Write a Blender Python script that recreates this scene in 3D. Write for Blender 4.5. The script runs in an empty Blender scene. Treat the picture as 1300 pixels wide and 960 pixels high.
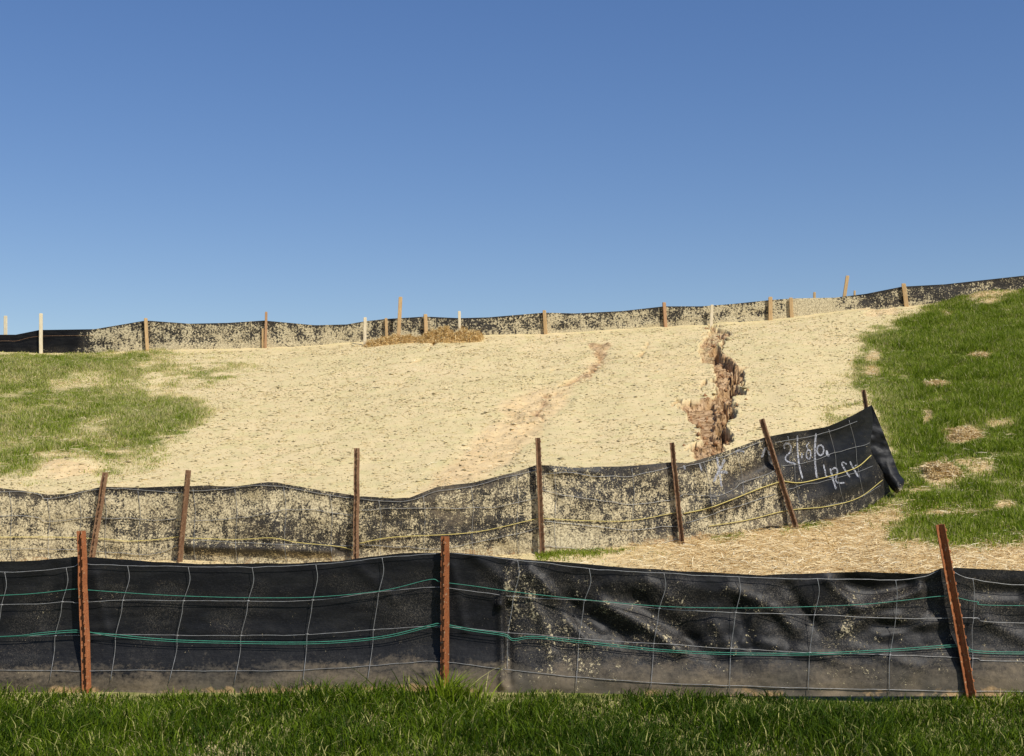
import bpy, math, random
import numpy as np
random.seed(7); rng = np.random.default_rng(11)
S = bpy.context.scene
COL = S.collection

# ---------------------------------------------------------------- camera
F = 1700.0; CZ = 1.11; HORIZON = 610.0
TH = math.atan((HORIZON - 480.0) / F)
cd = bpy.data.cameras.new('camera'); cam = bpy.data.objects.new('camera', cd); COL.objects.link(cam)
cam.location = (0, 0, CZ); cam.rotation_euler = (math.pi/2 + TH, 0, 0)
cd.sensor_width = 36.0; cd.lens = 36.0 * F / 1300.0; cd.clip_end = 3000; cd.clip_start = 0.05
S.camera = cam

# ---------------------------------------------------------------- light
SUN_EL = math.radians(46); SUN_AZ = math.radians(40)      # azimuth measured from behind the camera to its right
sd = np.array([math.sin(SUN_AZ)*math.cos(SUN_EL), -math.cos(SUN_AZ)*math.cos(SUN_EL), math.sin(SUN_EL)])
w = bpy.data.worlds.new('World'); S.world = w; w.use_nodes = True
nt = w.node_tree; bgn = nt.nodes['Background']
sky = nt.nodes.new('ShaderNodeTexSky'); sky.sky_type = 'NISHITA'; sky.sun_disc = False
sky.sun_elevation = SUN_EL; sky.sun_rotation = math.pi - SUN_AZ
sky.air_density = 1.0; sky.dust_density = 0.3; sky.ozone_density = 2.0; sky.altitude = 300
hs = nt.nodes.new('ShaderNodeHueSaturation'); hs.inputs['Saturation'].default_value = 1.38; hs.inputs['Hue'].default_value = 0.515
gm = nt.nodes.new('ShaderNodeGamma'); gm.inputs[1].default_value = 0.8; nt.links.new(sky.outputs[0], gm.inputs[0]); nt.links.new(gm.outputs[0], hs.inputs['Color']); nt.links.new(hs.outputs[0], bgn.inputs[0])
bgn.inputs[1].default_value = 0.142
sl = bpy.data.lights.new('sun', 'SUN'); so = bpy.data.objects.new('sun', sl); COL.objects.link(so)
sl.energy = 4.6; sl.angle = math.radians(0.5); sl.color = (1, 0.955, 0.88)
from mathutils import Vector, Matrix
so.rotation_euler = Vector(tuple(sd)).to_track_quat('Z', 'Y').to_euler(); so.location = (8, -8, 12)
S.view_settings.view_transform = 'Standard'; S.view_settings.look = 'None'
S.view_settings.exposure = 0.0; S.view_settings.gamma = 1.0
S.render.resolution_x = 1024; S.render.resolution_y = 756

# ---------------------------------------------------------------- projection helpers
ct, st = math.cos(TH), math.sin(TH)
def at(px, py, D):
    px = np.asarray(px, float); py = np.asarray(py, float); D = np.asarray(D, float)
    a = (px-650)/F; b = (480-py)/F
    k = D / (ct - b*st)
    return np.stack(np.broadcast_arrays(a*k, D, CZ + k*(st + b*ct)), -1)
def project(x, y, z):
    zz = z - CZ; f = y*ct + zz*st; u = -y*st + zz*ct
    f = np.where(f < 0.05, 0.05, f)
    return 650 + F*x/f, 480 - F*u/f

# ---------------------------------------------------------------- numpy noise
def vnoise(x, y, seed=0):
    xi = np.floor(x).astype(np.int64); yi = np.floor(y).astype(np.int64); fx = x-xi; fy = y-yi
    fx = fx*fx*(3-2*fx); fy = fy*fy*(3-2*fy)
    def h(i, j):
        n = (i*374761393 + j*668265263 + seed*974634777) & 0xffffffff
        n = ((n ^ (n >> 13))*1274126177) & 0xffffffff
        return ((n ^ (n >> 16)) & 0xffff)/65535.0
    return (h(xi, yi)*(1-fx)+h(xi+1, yi)*fx)*(1-fy) + (h(xi, yi+1)*(1-fx)+h(xi+1, yi+1)*fx)*fy
def fbm(x, y, scale, octv=4, seed=0, gain=.5):
    s = 0; a = 1; t = 0
    for k in range(octv):
        s = s + a*(vnoise(x*scale*2**k + 17.3*k, y*scale*2**k - 9.1*k, seed+k)-.5); t += a; a *= gain
    return 2*s/t          # about -1..1
def sst(e0, e1, v):
    t = np.clip((v-e0)/(e1-e0), 0, 1); return t*t*(3-2*t)
def poly_sd(px, py, poly):        # signed distance in picture units, positive inside
    P = np.array(poly, float); d2 = np.full(px.shape, 1e12); ins = np.zeros(px.shape, bool)
    for i in range(len(P)):
        x0, y0 = P[i]; x1, y1 = P[(i+1) % len(P)]
        ex, ey = x1-x0, y1-y0; L = ex*ex+ey*ey+1e-9
        t = np.clip(((px-x0)*ex+(py-y0)*ey)/L, 0, 1)
        d2 = np.minimum(d2, (px-x0-t*ex)**2 + (py-y0-t*ey)**2)
        c = ((y0 > py) != (y1 > py)) & (px < ex*(py-y0)/(ey if abs(ey) > 1e-9 else 1e-9)+x0)
        ins ^= c
    return np.where(ins, 1, -1)*np.sqrt(d2)
def cells(x, y, scale, seed=0):      # value of the nearest random cell, and distance to the cell border
    x = x*scale; y = y*scale; xi = np.floor(x).astype(np.int64); yi = np.floor(y).astype(np.int64)
    b1 = np.full(x.shape, 9.); b2 = np.full(x.shape, 9.); val = np.zeros(x.shape)
    def h(i, j, k):
        n = (i*374761393 + j*668265263 + (seed*7+k)*974634777) & 0xffffffff
        n = ((n ^ (n >> 13))*1274126177) & 0xffffffff
        return ((n ^ (n >> 16)) & 0xffff)/65535.0
    for a in (-1, 0, 1):
        for b in (-1, 0, 1):
            i, j = xi+a, yi+b; d = np.hypot(i+h(i, j, 1)-x, j+h(i, j, 2)-y); near = d < b1
            b2 = np.where(near, b1, np.minimum(b2, d)); val = np.where(near, h(i, j, 3), val); b1 = np.where(near, d, b1)
    return val, b2-b1
def only(cond, default, fn, *arrs):
    out = np.full(cond.shape, default, float)
    if cond.any(): out[cond] = fn(*[a[cond] for a in arrs])
    return out
def line_d(px, py, pts):
    d2 = np.full(px.shape, 1e12)
    for (x0, y0), (x1, y1) in zip(pts[:-1], pts[1:]):
        ex, ey = x1-x0, y1-y0; L = ex*ex+ey*ey+1e-9
        t = np.clip(((px-x0)*ex+(py-y0)*ey)/L, 0, 1)
        d2 = np.minimum(d2, (px-x0-t*ex)**2+(py-y0-t*ey)**2)
    return np.sqrt(d2)

# ---------------------------------------------------------------- the lie of the land
D0 = 7.0; D3 = 22.0
def ptsD(lst): return at([p[0] for p in lst], [p[1] for p in lst], [p[2] for p in lst])
L0 = ptsD([(-300, 878, D0), (0, 876, D0), (650, 878, D0), (1300, 880, D0), (1600, 880, D0)])
L1 = ptsD([(-400, 716, 10.5), (0, 716, 10.5), (120, 715, 10.5), (230, 716, 10.5), (330, 716, 10.5), (450, 711, 10.5), (560, 707, 10.5),
           (690, 703, 10.5), (780, 697, 10.6), (865, 690, 10.75), (930, 680, 10.95), (1000, 668, 11.2), (1060, 659, 11.6), (1100, 645, 11.95),
           (1147, 626, 12.5), (1200, 636, 12.2), (1300, 650, 11.8), (1600, 660, 11.6)])
B3 = [(-300, 449), (0, 448), (52, 447), (185, 446), (335, 442), (400, 438), (463, 434), (540, 427), (600, 425), (691, 424), (760, 421), (843, 415), (903, 411),
      (978, 404), (1005, 401), (1080, 396), (1150, 390), (1190, 386), (1240, 377), (1300, 370), (1600, 352)]
L3 = ptsD([(x, y, D3) for x, y in B3])
def lerpline(L, u, k): return np.interp(u, L[:, 0]/L[:, 1], L[:, k])
def base_h(x, y):
    x = np.asarray(x, float); y = np.asarray(y, float)
    u = x/np.maximum(y, 3.0)
    z0 = lerpline(L0, u, 2); d1 = lerpline(L1, u, 1); z1 = lerpline(L1, u, 2); z3 = lerpline(L3, u, 2)
    s0 = (z1-z0)/(d1-D0); s1 = (z3-z1)/(D3-d1)
    z = np.where(y < D0, z0 - .14*np.clip(D0-y, 0, 3) - .02*np.clip(D0-3-y, 0, 6),
        np.where(y < d1, z0 + s0*(y-D0), np.where(y < D3, z1 + s1*(y-d1), z3 + .25*(1-np.exp(-(y-D3)/1.6)))))
    # soften the foot of the slope
    k = np.exp(-((y-d1)/.9)**2); z = z + k*0.05*(s1-s0)
    return z
def rough(x, y):
    far = np.clip(1-(np.abs(y-14)-12)/10, 0, 1)
    n = .035*fbm(x, y, .55, 3, 3) + .016*fbm(x, y, 2.3, 3, 5) + .0045*fbm(x, y, 9, 3, 8) + .013*fbm(x*2.2+.4*fbm(x, y, .8, 2, 6), y*.32, 1, 3, 9)*(y > 9)
    return n*np.where(np.abs(y-14) < 12, 1, far) + .15*fbm(x, y, .05, 2, 21)*sst(30, 60, np.abs(y))
GULLY = [(903, 412), (914, 414), (930, 424), (926, 430), (915, 437), (910, 444), (912, 450), (920, 458), (928, 466), (942, 468), (944, 484), (934, 492), (945, 500),
         (932, 503), (930, 515), (934, 527), (922, 536), (925, 547), (933, 557), (921, 568), (915, 592), (903, 592), (872, 577), (893, 562), (886, 545), (872, 527),
         (860, 512), (886, 506), (904, 503), (911, 495), (904, 482), (908, 472), (900, 463), (893, 458), (888, 446), (889, 435), (896, 425)]
DEEP = [(908, 443), (912, 451), (920, 459), (929, 467), (941, 470), (943, 483), (933, 492), (931, 503), (929, 515), (932, 527), (921, 537), (923, 548), (929, 557), (919, 568), (914, 592),
        (906, 592), (904, 566), (911, 545), (908, 530), (909, 512), (914, 498), (912, 485), (906, 470), (903, 455)]
SLABS = [(866, 513), (886, 508), (905, 504), (909, 520), (906, 545), (896, 560), (888, 545), (876, 530)]
PATH = [(909, 442), (911, 452), (921, 459), (930, 466), (934, 474), (926, 481), (929, 489), (918, 498), (915, 506), (921, 514), (925, 523), (915, 532), (912, 542), (920, 550), (917, 560), (911, 570), (916, 580), (912, 592)]
HOLES = [(939, 470, 4), (934, 481, 5), (942, 486, 3), (943, 498, 3), (931, 514, 4), (929, 527, 3), (926, 557, 4), (908, 458, 3), (903, 446, 3), (914, 425, 3), (889, 559, 3), (905, 552, 3), (906, 567, 4)]
RILL = [(768, 439), (757, 442), (762, 452), (757, 466), (744, 477), (728, 483), (712, 490), (700, 498), (688, 512), (682, 526)]
CRACKS = [[(895, 484), (888, 492), (892, 496)], [(942, 500), (950, 498)], [(936, 470), (948, 466)], [(902, 418), (894, 425), (890, 430)], [(872, 512), (860, 508), (854, 512)],
          [(748, 442), (757, 440), (770, 437)], [(757, 440), (762, 452), (757, 466), (742, 478), (730, 482)], [(730, 482), (712, 488), (705, 496)], [(822, 436), (814, 450), (806, 452)],
          [(560, 430), (550, 436), (535, 455), (520, 464)], [(668, 520), (682, 524)], [(690, 532), (684, 526)], [(1085, 560), (1080, 556)], [(700, 470), (718, 466)]]
SILT = [(752, 440), (776, 438), (768, 458), (756, 474), (735, 488), (722, 506), (712, 528), (690, 548), (664, 562), (650, 585), (612, 606), (575, 622), (470, 650), (540, 612), (585, 578),
        (612, 540), (640, 512), (668, 500), (705, 490), (738, 474), (752, 458)]
SILT2 = [(800, 440), (850, 436), (900, 440), (905, 480), (880, 500), (840, 478), (815, 460)]
GL = [(-2500, 442), (100, 446), (190, 446), (235, 455), (205, 466), (150, 470), (150, 478), (120, 484), (70, 494), (66, 504), (130, 494), (185, 500), (235, 502), (268, 525),
      (240, 545), (205, 560), (214, 575), (190, 590), (160, 596), (132, 604), (118, 592), (92, 584), (64, 592), (40, 610), (-2500, 612)]
GLS = [(180, 446), (326, 452), (318, 476), (262, 500), (205, 505), (110, 500), (110, 470)]
GR = [(1165, 399), (1180, 388), (1205, 372), (1240, 366), (1300, 360), (3800, 330), (3800, 690), (1300, 686), (1245, 692), (1195, 690), (1172, 684), (1130, 686), (1128, 670), (1150, 658),
      (1150, 640), (1128, 642), (1104, 652), (1090, 646), (1120, 600), (1128, 560), (1100, 505), (1080, 498), (1086, 470), (1094, 440), (1092, 424), (1112, 414), (1140, 408)]
GRS = [(1100, 410), (1090, 430), (1075, 480), (1045, 500), (1040, 530), (1060, 560), (1120, 570), (1150, 520), (1130, 430)]
BARE = [(1258, 378, 30, 8), (1203, 402, 9, 4), (1243, 453, 13, 6), (1187, 490, 15, 5), (1220, 551, 21, 7), (1178, 530, 6, 9), (1190, 602, 22, 12), (1238, 592, 24, 8), (1158, 628, 20, 8),
        (1195, 650, 26, 4), (1275, 640, 10, 5), (1110, 470, 14, 5), (1108, 455, 8, 6), (1275, 538, 16, 4), (85, 578, 30, 6), (150, 572, 22, 4), (20, 560, 36, 10), (100, 556, 40, 5),
        (95, 490, 32, 5), (150, 500, 22, 4), (150, 452, 8, 2), (130, 455, 20, 3), (1150, 668, 16, 3)]
def masks(x, y, z):
    px, py = project(x, y, z)
    e = 9*fbm(x, y, 1.6, 4, 31) + 6*fbm(x, y, 7, 2, 34)
    ez = 12*fbm(x, y, .9, 3, 33)
    vis = y > 7.3
    gd = poly_sd(px, py, GL); gd = np.maximum(gd, poly_sd(px, py, GR))
    g = sst(-12, 16, gd + e*1.3)
    gs = np.maximum(poly_sd(px, py, GLS), poly_sd(px, py, GRS))
    g = np.maximum(g, .58*sst(-12, 16, gs + e*1.5)*sst(-.35, .4, fbm(x, y, 4, 3, 40)))
    b = np.zeros(px.shape)
    for (bx, by, rx, ry) in BARE:
        r = np.sqrt(((px-bx)/rx)**2+((py-by)/ry)**2) + 1.1*fbm(x, y, 3.2, 4, 50)
        b = np.maximum(b, sst(1.6, .5, r)*.85)
    g = g*(1-.9*b)
    # thinner patches in the left turf
    thin = sst(-.1, .5, fbm(x, y, 1.8, 4, 44))*np.where(px < 400, .5, .2)
    g = np.maximum(g, .72*sst(-8, 14, poly_sd(px, py, [(-2500, 446), (180, 448), (200, 500), (215, 560), (120, 585), (-2500, 606)]) + e*1.2))
    g = g*(1-thin)
    silt = np.maximum(sst(-14, 14, poly_sd(px, py, SILT)+ez), .45*sst(-16, 16, poly_sd(px, py, SILT2)+ez))
    nr = (px > 660) & (px < 790) & (py > 430) & (py < 545)
    def rillf(X, Y, A, B):
        wdt = np.interp(B, [438, 446, 470, 482, 500, 530], [7, 6, 5.5, 3.5, 2.2, 2.0])
        return wdt - line_d(A, B, RILL) + 5*fbm(X, Y, 5, 3, 101) + 6*(cells(X+.03*fbm(X, Y, 9, 2, 3), Y*.6, 11, 5)[0]-.55)
    rill = only(nr, -60., rillf, x, y, px, py)
    near = (px > 835) & (px < 970) & (py > 395) & (py < 610)
    dpt = only(near, -60., lambda X, Y, A, B: 6.5-line_d(A, B, PATH)+3*fbm(X, Y, 6, 3, 108), x, y, px, py)
    for (ex_, ey_, rx_, ry_) in [(1258, 379, 32, 7), (1158, 628, 26, 10), (1120, 398, 30, 6), (78, 598, 40, 9), (380, 706, 60, 8)]:
        silt = np.maximum(silt, .85*sst(1.3, .6, np.sqrt(((px-ex_)/rx_)**2+((py-ey_)/ry_)**2)+.8*fbm(x, y, 4, 3, 107)))
    gul = only(near, -60., lambda X, Y, A, B: poly_sd(A, B, GULLY) + 4.0*fbm(X, Y, 6, 4, 61) + 5.5*(cells(X+.03*fbm(X, Y, 9, 2, 3), Y*.6, 11, 5)[0]-.5), x, y, px, py)
    soil = sst(-.8, 1.4, gul)*(1-.55*sst(465, 440, py)*sst(-.2, .3, fbm(x, y, 9, 3, 62)))
    near = (px > 835) & (px < 970) & (py > 395) & (py < 610)
    def deepf(X, Y, A, B):
        c1, e1 = cells(X+.03*fbm(X, Y, 9, 2, 3), Y*.6, 11, 5); c2, e2 = cells(X, Y*.6, 24, 9)
        w_ = 4.4+4*fbm(X, Y, 4, 3, 81)+5*(c1-.5)
        t = np.maximum(sst(1.5, -2.5, line_d(A, B, PATH)-w_), 0)
        for (hx, hy, hr) in HOLES: t = np.maximum(t, sst(1.5, -1.5, np.hypot((A-hx), (B-hy)*1.3)-hr*(.6+.8*c2)-1.5*fbm(X, Y, 12, 2, 7)))
        return t*(.8+.35*c1)
    deep = only(near, 0., deepf, x, y, px, py)
    slab = only(near, -60., lambda X, Y, A, B: poly_sd(A, B, SLABS)+4.2*fbm(X, Y, 7, 4, 81)*.6, x, y, px, py)
    soil = np.maximum(soil, sst(-2, 2, dpt)*sst(436, 446, py)); soil = np.maximum(soil, sst(.03, .15, deep)); soil = np.maximum(soil, sst(-2, -.5, slab)); rl = sst(-.5, 1.5, rill); soil = np.maximum(soil, .8*rl)
    cr = np.full(px.shape, 1e9)
    for c in CRACKS: cr = np.minimum(cr, line_d(px, py, c))
    crk = sst(2.3, .5, cr + 3.4*fbm(x, y, 8, 4, 66))*sst(-.35, .25, fbm(x, y, 4, 3, 67))
    g = np.where(vis, g, 0); silt = np.where(vis, silt, 0); soil = np.where(vis, soil, 0); crk = np.where(vis, crk, 0); b = np.where(vis, b, 0)
    verge = (y < 7.02)
    g = np.where(verge, .28*sst(-.55, .1, fbm(x, y, 1.7, 3, 70)) + .62, g)
    g = np.where(y > D3+.15, .75, g)
    straw = np.where((y > 7) & (py > 640), sst(700, 900, px + 30*fbm(x, y, 2, 3, 71)), 0)
    straw = np.maximum(straw, b*np.where(px > 1000, 1, .2))
    return dict(px=px, py=py, grass=g, silt=silt, soil=soil, crack=crk, straw=straw*(1-soil), gul=gul, rill=np.where(vis, rl, 0), deep=np.where(vis, deep, 0))
def carve(x, y, m):
    px, py = m['px'], m['py']; vis = (y > 10)
    j = 4.2*fbm(x, y, 7, 4, 81)
    near = (px > 835) & (px < 970) & (py > 395) & (py < 610)
    ss = only(near, -60., lambda A, B, J: poly_sd(A, B, SLABS)+J*.6, px, py, j)
    n = fbm(x, y, 14, 3, 83)
    near = (px > 835) & (px < 970) & (py > 395) & (py < 610); deep = m['deep']
    blk = only(near, 0., lambda X, Y: .6*cells(X+.03*fbm(X, Y, 9, 2, 3), Y*.6, 11, 5)[0]+.4*cells(X, Y*.6, 24, 9)[0], x, y)
    d = .055*sst(-.5, .9, m['gul']) + .33*deep*(1+.35*n) + .055*sst(-.5, 1.5, ss)
    d = d + m['soil']*(.07*(blk-.5) + .025*fbm(x, y, 16, 4, 85))*(1-.8*sst(0, 3, ss)) + .045*m['crack'] + m['rill']*(.05+.06*(fbm(x, y, 9, 3, 104))) + m['silt']*.022*(1+fbm(x, y, 6, 5, 86)*2.0)
    # lip of pushed-up mulch beside the gully
    lip = .012*np.exp(-((m['gul']+3)/3.0)**2)*(.5+.8*np.clip(fbm(x, y, 5, 2, 88), -.5, 1))
    return np.where(vis, d - lip, 0)
def full_h(x, y):
    b = base_h(x, y); m = masks(x, y, b)
    return b + rough(x, y) - carve(x, y, m), m
def mound(x, y):      # a few swells named by where they lie
    z = np.zeros(np.shape(x))
    for (mx, my, r, h) in MOUNDS: z = z + h*np.exp(-((x-mx)**2+(y-my)**2)/r**2)
    return z
def hit(px, py):      # where the line of sight meets the slope
    Ds = np.linspace(7.3, 24, 2400); p = at(px, py, Ds); h = base_h(p[:, 0], p[:, 1])
    i = np.argmax(h >= p[:, 2]); return p[i] if h[i] >= p[i, 2] else p[-1]
MOUNDS = []
for (a, b_, r, h) in [(80, 594, .35, .10), (1255, 379, .5, .10), (1195, 604, .25, .06), (1155, 632, .3, .07), (895, 572, .25, .05), (1100, 400, .7, .05), (40, 470, 1.2, .08)]:
    q = hit(a, b_); MOUNDS.append((q[0], q[1], r, h))
def H(x, y):
    h, m = full_h(x, y); return h + mound(x, y), m

# ---------------------------------------------------------------- object helpers
def tag(o, label=None, cat=None, group=None, kind=None):
    if label: o['label'] = label
    if cat: o['category'] = cat
    if group: o['group'] = group
    if kind: o['kind'] = kind
    return o
def empty(name, loc):
    o = bpy.data.objects.new(name, None); COL.objects.link(o); o.location = tuple(float(v) for v in loc); o.empty_display_size = .2
    bpy.context.view_layer.update(); return o
def link(name, V, faces, mat, parent=None, smooth=False, attrs=None):
    V = np.asarray(V, float)
    off = np.array(parent.matrix_world.translation) if parent else np.zeros(3)
    me = bpy.data.meshes.new(name)
    if isinstance(faces, np.ndarray):
        n, k = faces.shape
        me.vertices.add(len(V)); me.vertices.foreach_set('co', (V-off).ravel())
        me.loops.add(n*k); me.loops.foreach_set('vertex_index', faces.ravel().astype(np.int32))
        me.polygons.add(n); me.polygons.foreach_set('loop_start', (np.arange(n)*k).astype(np.int32))
        me.update(calc_edges=True)
    else:
        me.from_pydata([tuple(v) for v in (V-off)], [], faces); me.update()
    if smooth: me.polygons.foreach_set('use_smooth', np.ones(len(me.polygons), bool))
    if attrs:
        for k, v in attrs.items():
            a = me.attributes.new(k, 'FLOAT', 'POINT'); a.data.foreach_set('value', np.asarray(v, np.float32).ravel())
    me.materials.append(mat)
    o = bpy.data.objects.new(name, me); COL.objects.link(o)
    if parent: o.parent = parent
    return o
def grid_faces(nr, nc):
    i = np.arange(nr-1)[:, None]*nc + np.arange(nc-1)[None, :]
    return np.stack([i, i+1, i+nc+1, i+nc], -1).reshape(-1, 4)
class MB:
    def __init__(s): s.v = []; s.f = []; s.n = 0
    def add(s, v, f):
        s.v.append(np.asarray(v, float)); s.f += [tuple(int(i)+s.n for i in q) for q in f]; s.n += len(v)
    def tube(s, P, r, k=6, cap=True):
        P = np.asarray(P, float); n = len(P); T = np.gradient(P, axis=0); T /= np.linalg.norm(T, axis=1)[:, None]+1e-12
        up = np.array([0, 0, 1.]) if abs(T[0, 2]) < .8 else np.array([0, 1., 0])
        A = np.cross(T, up); A /= np.linalg.norm(A, axis=1)[:, None]; B = np.cross(T, A)
        r = np.broadcast_to(r, (n,)); ang = np.arange(k)*2*math.pi/k
        V = (P[:, None, :] + r[:, None, None]*(A[:, None, :]*np.cos(ang)[None, :, None] + B[:, None, :]*np.sin(ang)[None, :, None])).reshape(-1, 3)
        f = [(i*k+j, i*k+(j+1) % k, (i+1)*k+(j+1) % k, (i+1)*k+j) for i in range(n-1) for j in range(k)]
        if cap: f += [tuple(range(k-1, -1, -1)), tuple((n-1)*k+j for j in range(k))]
        s.add(V, f)
    def prism(s, profile, p0, p1, X, Y, taper=1., jig=0., cuts=1):
        # profile (list of 2D points) swept from p0 to p1, X and Y are its axes
        prof = np.array(profile, float); k = len(prof); p0 = np.array(p0, float); p1 = np.array(p1, float); V = []
        for c in range(cuts+1):
            t = c/cuts; q = p0+(p1-p0)*t + (rng.normal(0, jig, 3) if 0 < c < cuts else 0); sc = 1+(taper-1)*t
            V += [q + X*a*sc + Y*b*sc for a, b in prof]
        f = [(c*k+j, c*k+(j+1) % k, (c+1)*k+(j+1) % k, (c+1)*k+j) for c in range(cuts) for j in range(k)]
        f += [tuple(range(k-1, -1, -1)), tuple(cuts*k+j for j in range(k))]
        s.add(V, f)
    def build(s, name, mat, parent=None, smooth=False):
        return link(name, np.concatenate(s.v), s.f, mat, parent, smooth)

# ---------------------------------------------------------------- materials
class Nd:
    def __init__(s, name):
        s.m = bpy.data.materials.new(name); s.m.use_nodes = True; s.t = s.m.node_tree
        s.p = s.t.nodes['Principled BSDF']; s.p.inputs['Specular IOR Level'].default_value = .3
    def n(s, t, **kw):
        o = s.t.nodes.new(t)
        for k, v in kw.items(): setattr(o, k, v)
        return o
    def set(s, sock, v):
        if hasattr(v, 'is_output') or isinstance(v, bpy.types.NodeSocket): s.t.links.new(v, sock)
        else: sock.default_value = v
    def co(s, scale=(1, 1, 1)):
        c = s.n('ShaderNodeNewGeometry'); mp = s.n('ShaderNodeMapping'); mp.inputs['Scale'].default_value = scale
        s.t.links.new(c.outputs['Position'], mp.inputs[0]); return mp.outputs[0]
    def noise(s, sc, det=3, rough=.55, co=None, dist=0, w=0):
        o = s.n('ShaderNodeTexNoise'); o.inputs['Scale'].default_value = sc; o.inputs['Detail'].default_value = det
        o.inputs['Roughness'].default_value = rough; o.inputs['Distortion'].default_value = dist
        s.t.links.new(co if co is not None else s.co(), o.inputs['Vector']); return o.outputs['Fac']
    def voro(s, sc, feat='F1', co=None, out='Distance'):
        o = s.n('ShaderNodeTexVoronoi', feature=feat); o.inputs['Scale'].default_value = sc
        s.t.links.new(co if co is not None else s.co(), o.inputs['Vector']); return o.outputs[out]
    def ramp(s, v, stops):
        o = s.n('ShaderNodeValToRGB'); r = o.color_ramp
        while len(r.elements) < len(stops): r.elements.new(.5)
        for e, (p, c) in zip(r.elements, stops):
            e.position = p; e.color = (*c, 1) if isinstance(c, tuple) else (c, c, c, 1)
        s.t.links.new(v, o.inputs[0]); return o.outputs[0]
    def math(s, op, a, b=None, c=None, clamp=False):
        o = s.n('ShaderNodeMath', operation=op, use_clamp=clamp); s.set(o.inputs[0], a)
        if b is not None: s.set(o.inputs[1], b)
        if c is not None: s.set(o.inputs[2], c)
        return o.outputs[0]
    def mr(s, v, a, b, c=0., d=1.):
        o = s.n('ShaderNodeMapRange'); s.set(o.inputs[0], v)
        for i, x in enumerate((a, b, c, d)): s.set(o.inputs[i+1], x)
        return o.outputs[0]
    def mix(s, f, a, b, blend='MIX'):
        o = s.n('ShaderNodeMix', data_type='RGBA', blend_type=blend); s.set(o.inputs[0], f)
        s.set(o.inputs[6], (*a, 1) if isinstance(a, tuple) else a); s.set(o.inputs[7], (*b, 1) if isinstance(b, tuple) else b); return o.outputs[2]
    def attr(s, n): return s.n('ShaderNodeAttribute', attribute_name=n).outputs['Fac']
    def bump(s, h, st_=.5, d=.01, prev=None):
        o = s.n('ShaderNodeBump'); o.inputs['Strength'].default_value = st_; o.inputs['Distance'].default_value = d
        s.t.links.new(h, o.inputs['Height'])
        if prev is not None: s.t.links.new(prev, o.inputs['Normal'])
        return o.outputs[0]
    def fin(s, col, rough=.8, nrm=None, spec=.3, metal=0):
        s.set(s.p.inputs['Base Color'], (*col, 1) if isinstance(col, tuple) else col); s.set(s.p.inputs['Roughness'], rough)
        s.p.inputs['Specular IOR Level'].default_value = spec; s.p.inputs['Metallic'].default_value = metal
        if nrm is not None: s.t.links.new(nrm, s.p.inputs['Normal'])
        return s.m

MULCH_A = (.72, .58, .30); MULCH_B = (.65, .55, .265); MULCH_C = (.78, .61, .33)
def ground_mat():
    N = Nd('ground_cover')
    big = N.noise(.6, 3); mid = N.noise(5, 4); fine = N.noise(38, 4, .7); fine2 = N.noise(110, 3, .7)
    mul = N.mix(N.mr(big, .35, .65), MULCH_A, MULCH_C); mul = N.mix(N.mr(mid, .45, .7), mul, MULCH_B)
    mul = N.mix(N.mr(fine, .30, .43, .35, 0), mul, (.50, .41, .21))
    sp = N.voro(26, co=N.co((1, 1, 1))); spn = N.noise(6, 2)
    speck = N.math('MULTIPLY', N.mr(sp, .10, .17, 1, 0), N.mr(spn, .50, .62))
    mul = N.mix(N.math('MULTIPLY', speck, .6), mul, (.24, .19, .09))
    mul = N.mix(N.mr(fine2, .5, .75, 0, .35), mul, (.82, .68, .42))
    silt = N.mix(N.mr(mid, .4, .6), (.77, .575, .31), (.69, .50, .26))
    silt = N.mix(N.mr(fine, .32, .45, .5, 0), silt, (.50, .30, .14))
    siltf = N.mr(N.math('ADD', N.attr('silt'), N.math('MULTIPLY', N.math('SUBTRACT', fine, .5), 1.6)), .35, .85)
    c = N.mix(siltf, mul, silt)
    stc = N.mix(N.mr(N.noise(60, 3, .6, N.co((.35, 1.6, 1))), .4, .6), (.80, .62, .34), (.55, .38, .17))
    c = N.mix(N.attr('straw'), c, stc)
    gr = N.mix(N.mr(mid, .4, .65), (.12, .15, .025), (.42, .36, .16))
    gf = N.mr(N.math('ADD', N.attr('grass'), N.math('MULTIPLY', N.math('SUBTRACT', fine, .5), 1.2)), .35, .8)
    c = N.mix(gf, c, gr)
    so = N.mix(N.mr(N.noise(9, 4, .6), .38, .62), (.68, .46, .26), (.46, .28, .13))
    so = N.mix(N.mr(fine, .3, .42, .35, 0), so, (.26, .13, .055))
    so = N.mix(N.mr(N.noise(13, 4, .7), .50, .57, 0, .85), so, (.17, .085, .035))  # random dark soil patches, also standing in for shadow in the fissures
    c = N.mix(N.attr('soil'), c, so)
    c = N.mix(N.math('MULTIPLY', N.attr('crack'), .6), c, (.42, .24, .11))
    fib = N.noise(120, 3, .7, N.co((.4, 1.3, 1))); c = N.mix(N.mr(fib, .40, .62, .30, 0), c, N.mix(.5, c, (.30, .23, .11)))
    b = N.bump(fine, .4, .02); b = N.bump(fib, .5, .012, b); b = N.bump(N.math('MULTIPLY', N.noise(30, 5, .75), N.attr('soil')), .6, .035, b)
    return N.fin(c, .95, b, .1)
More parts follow.
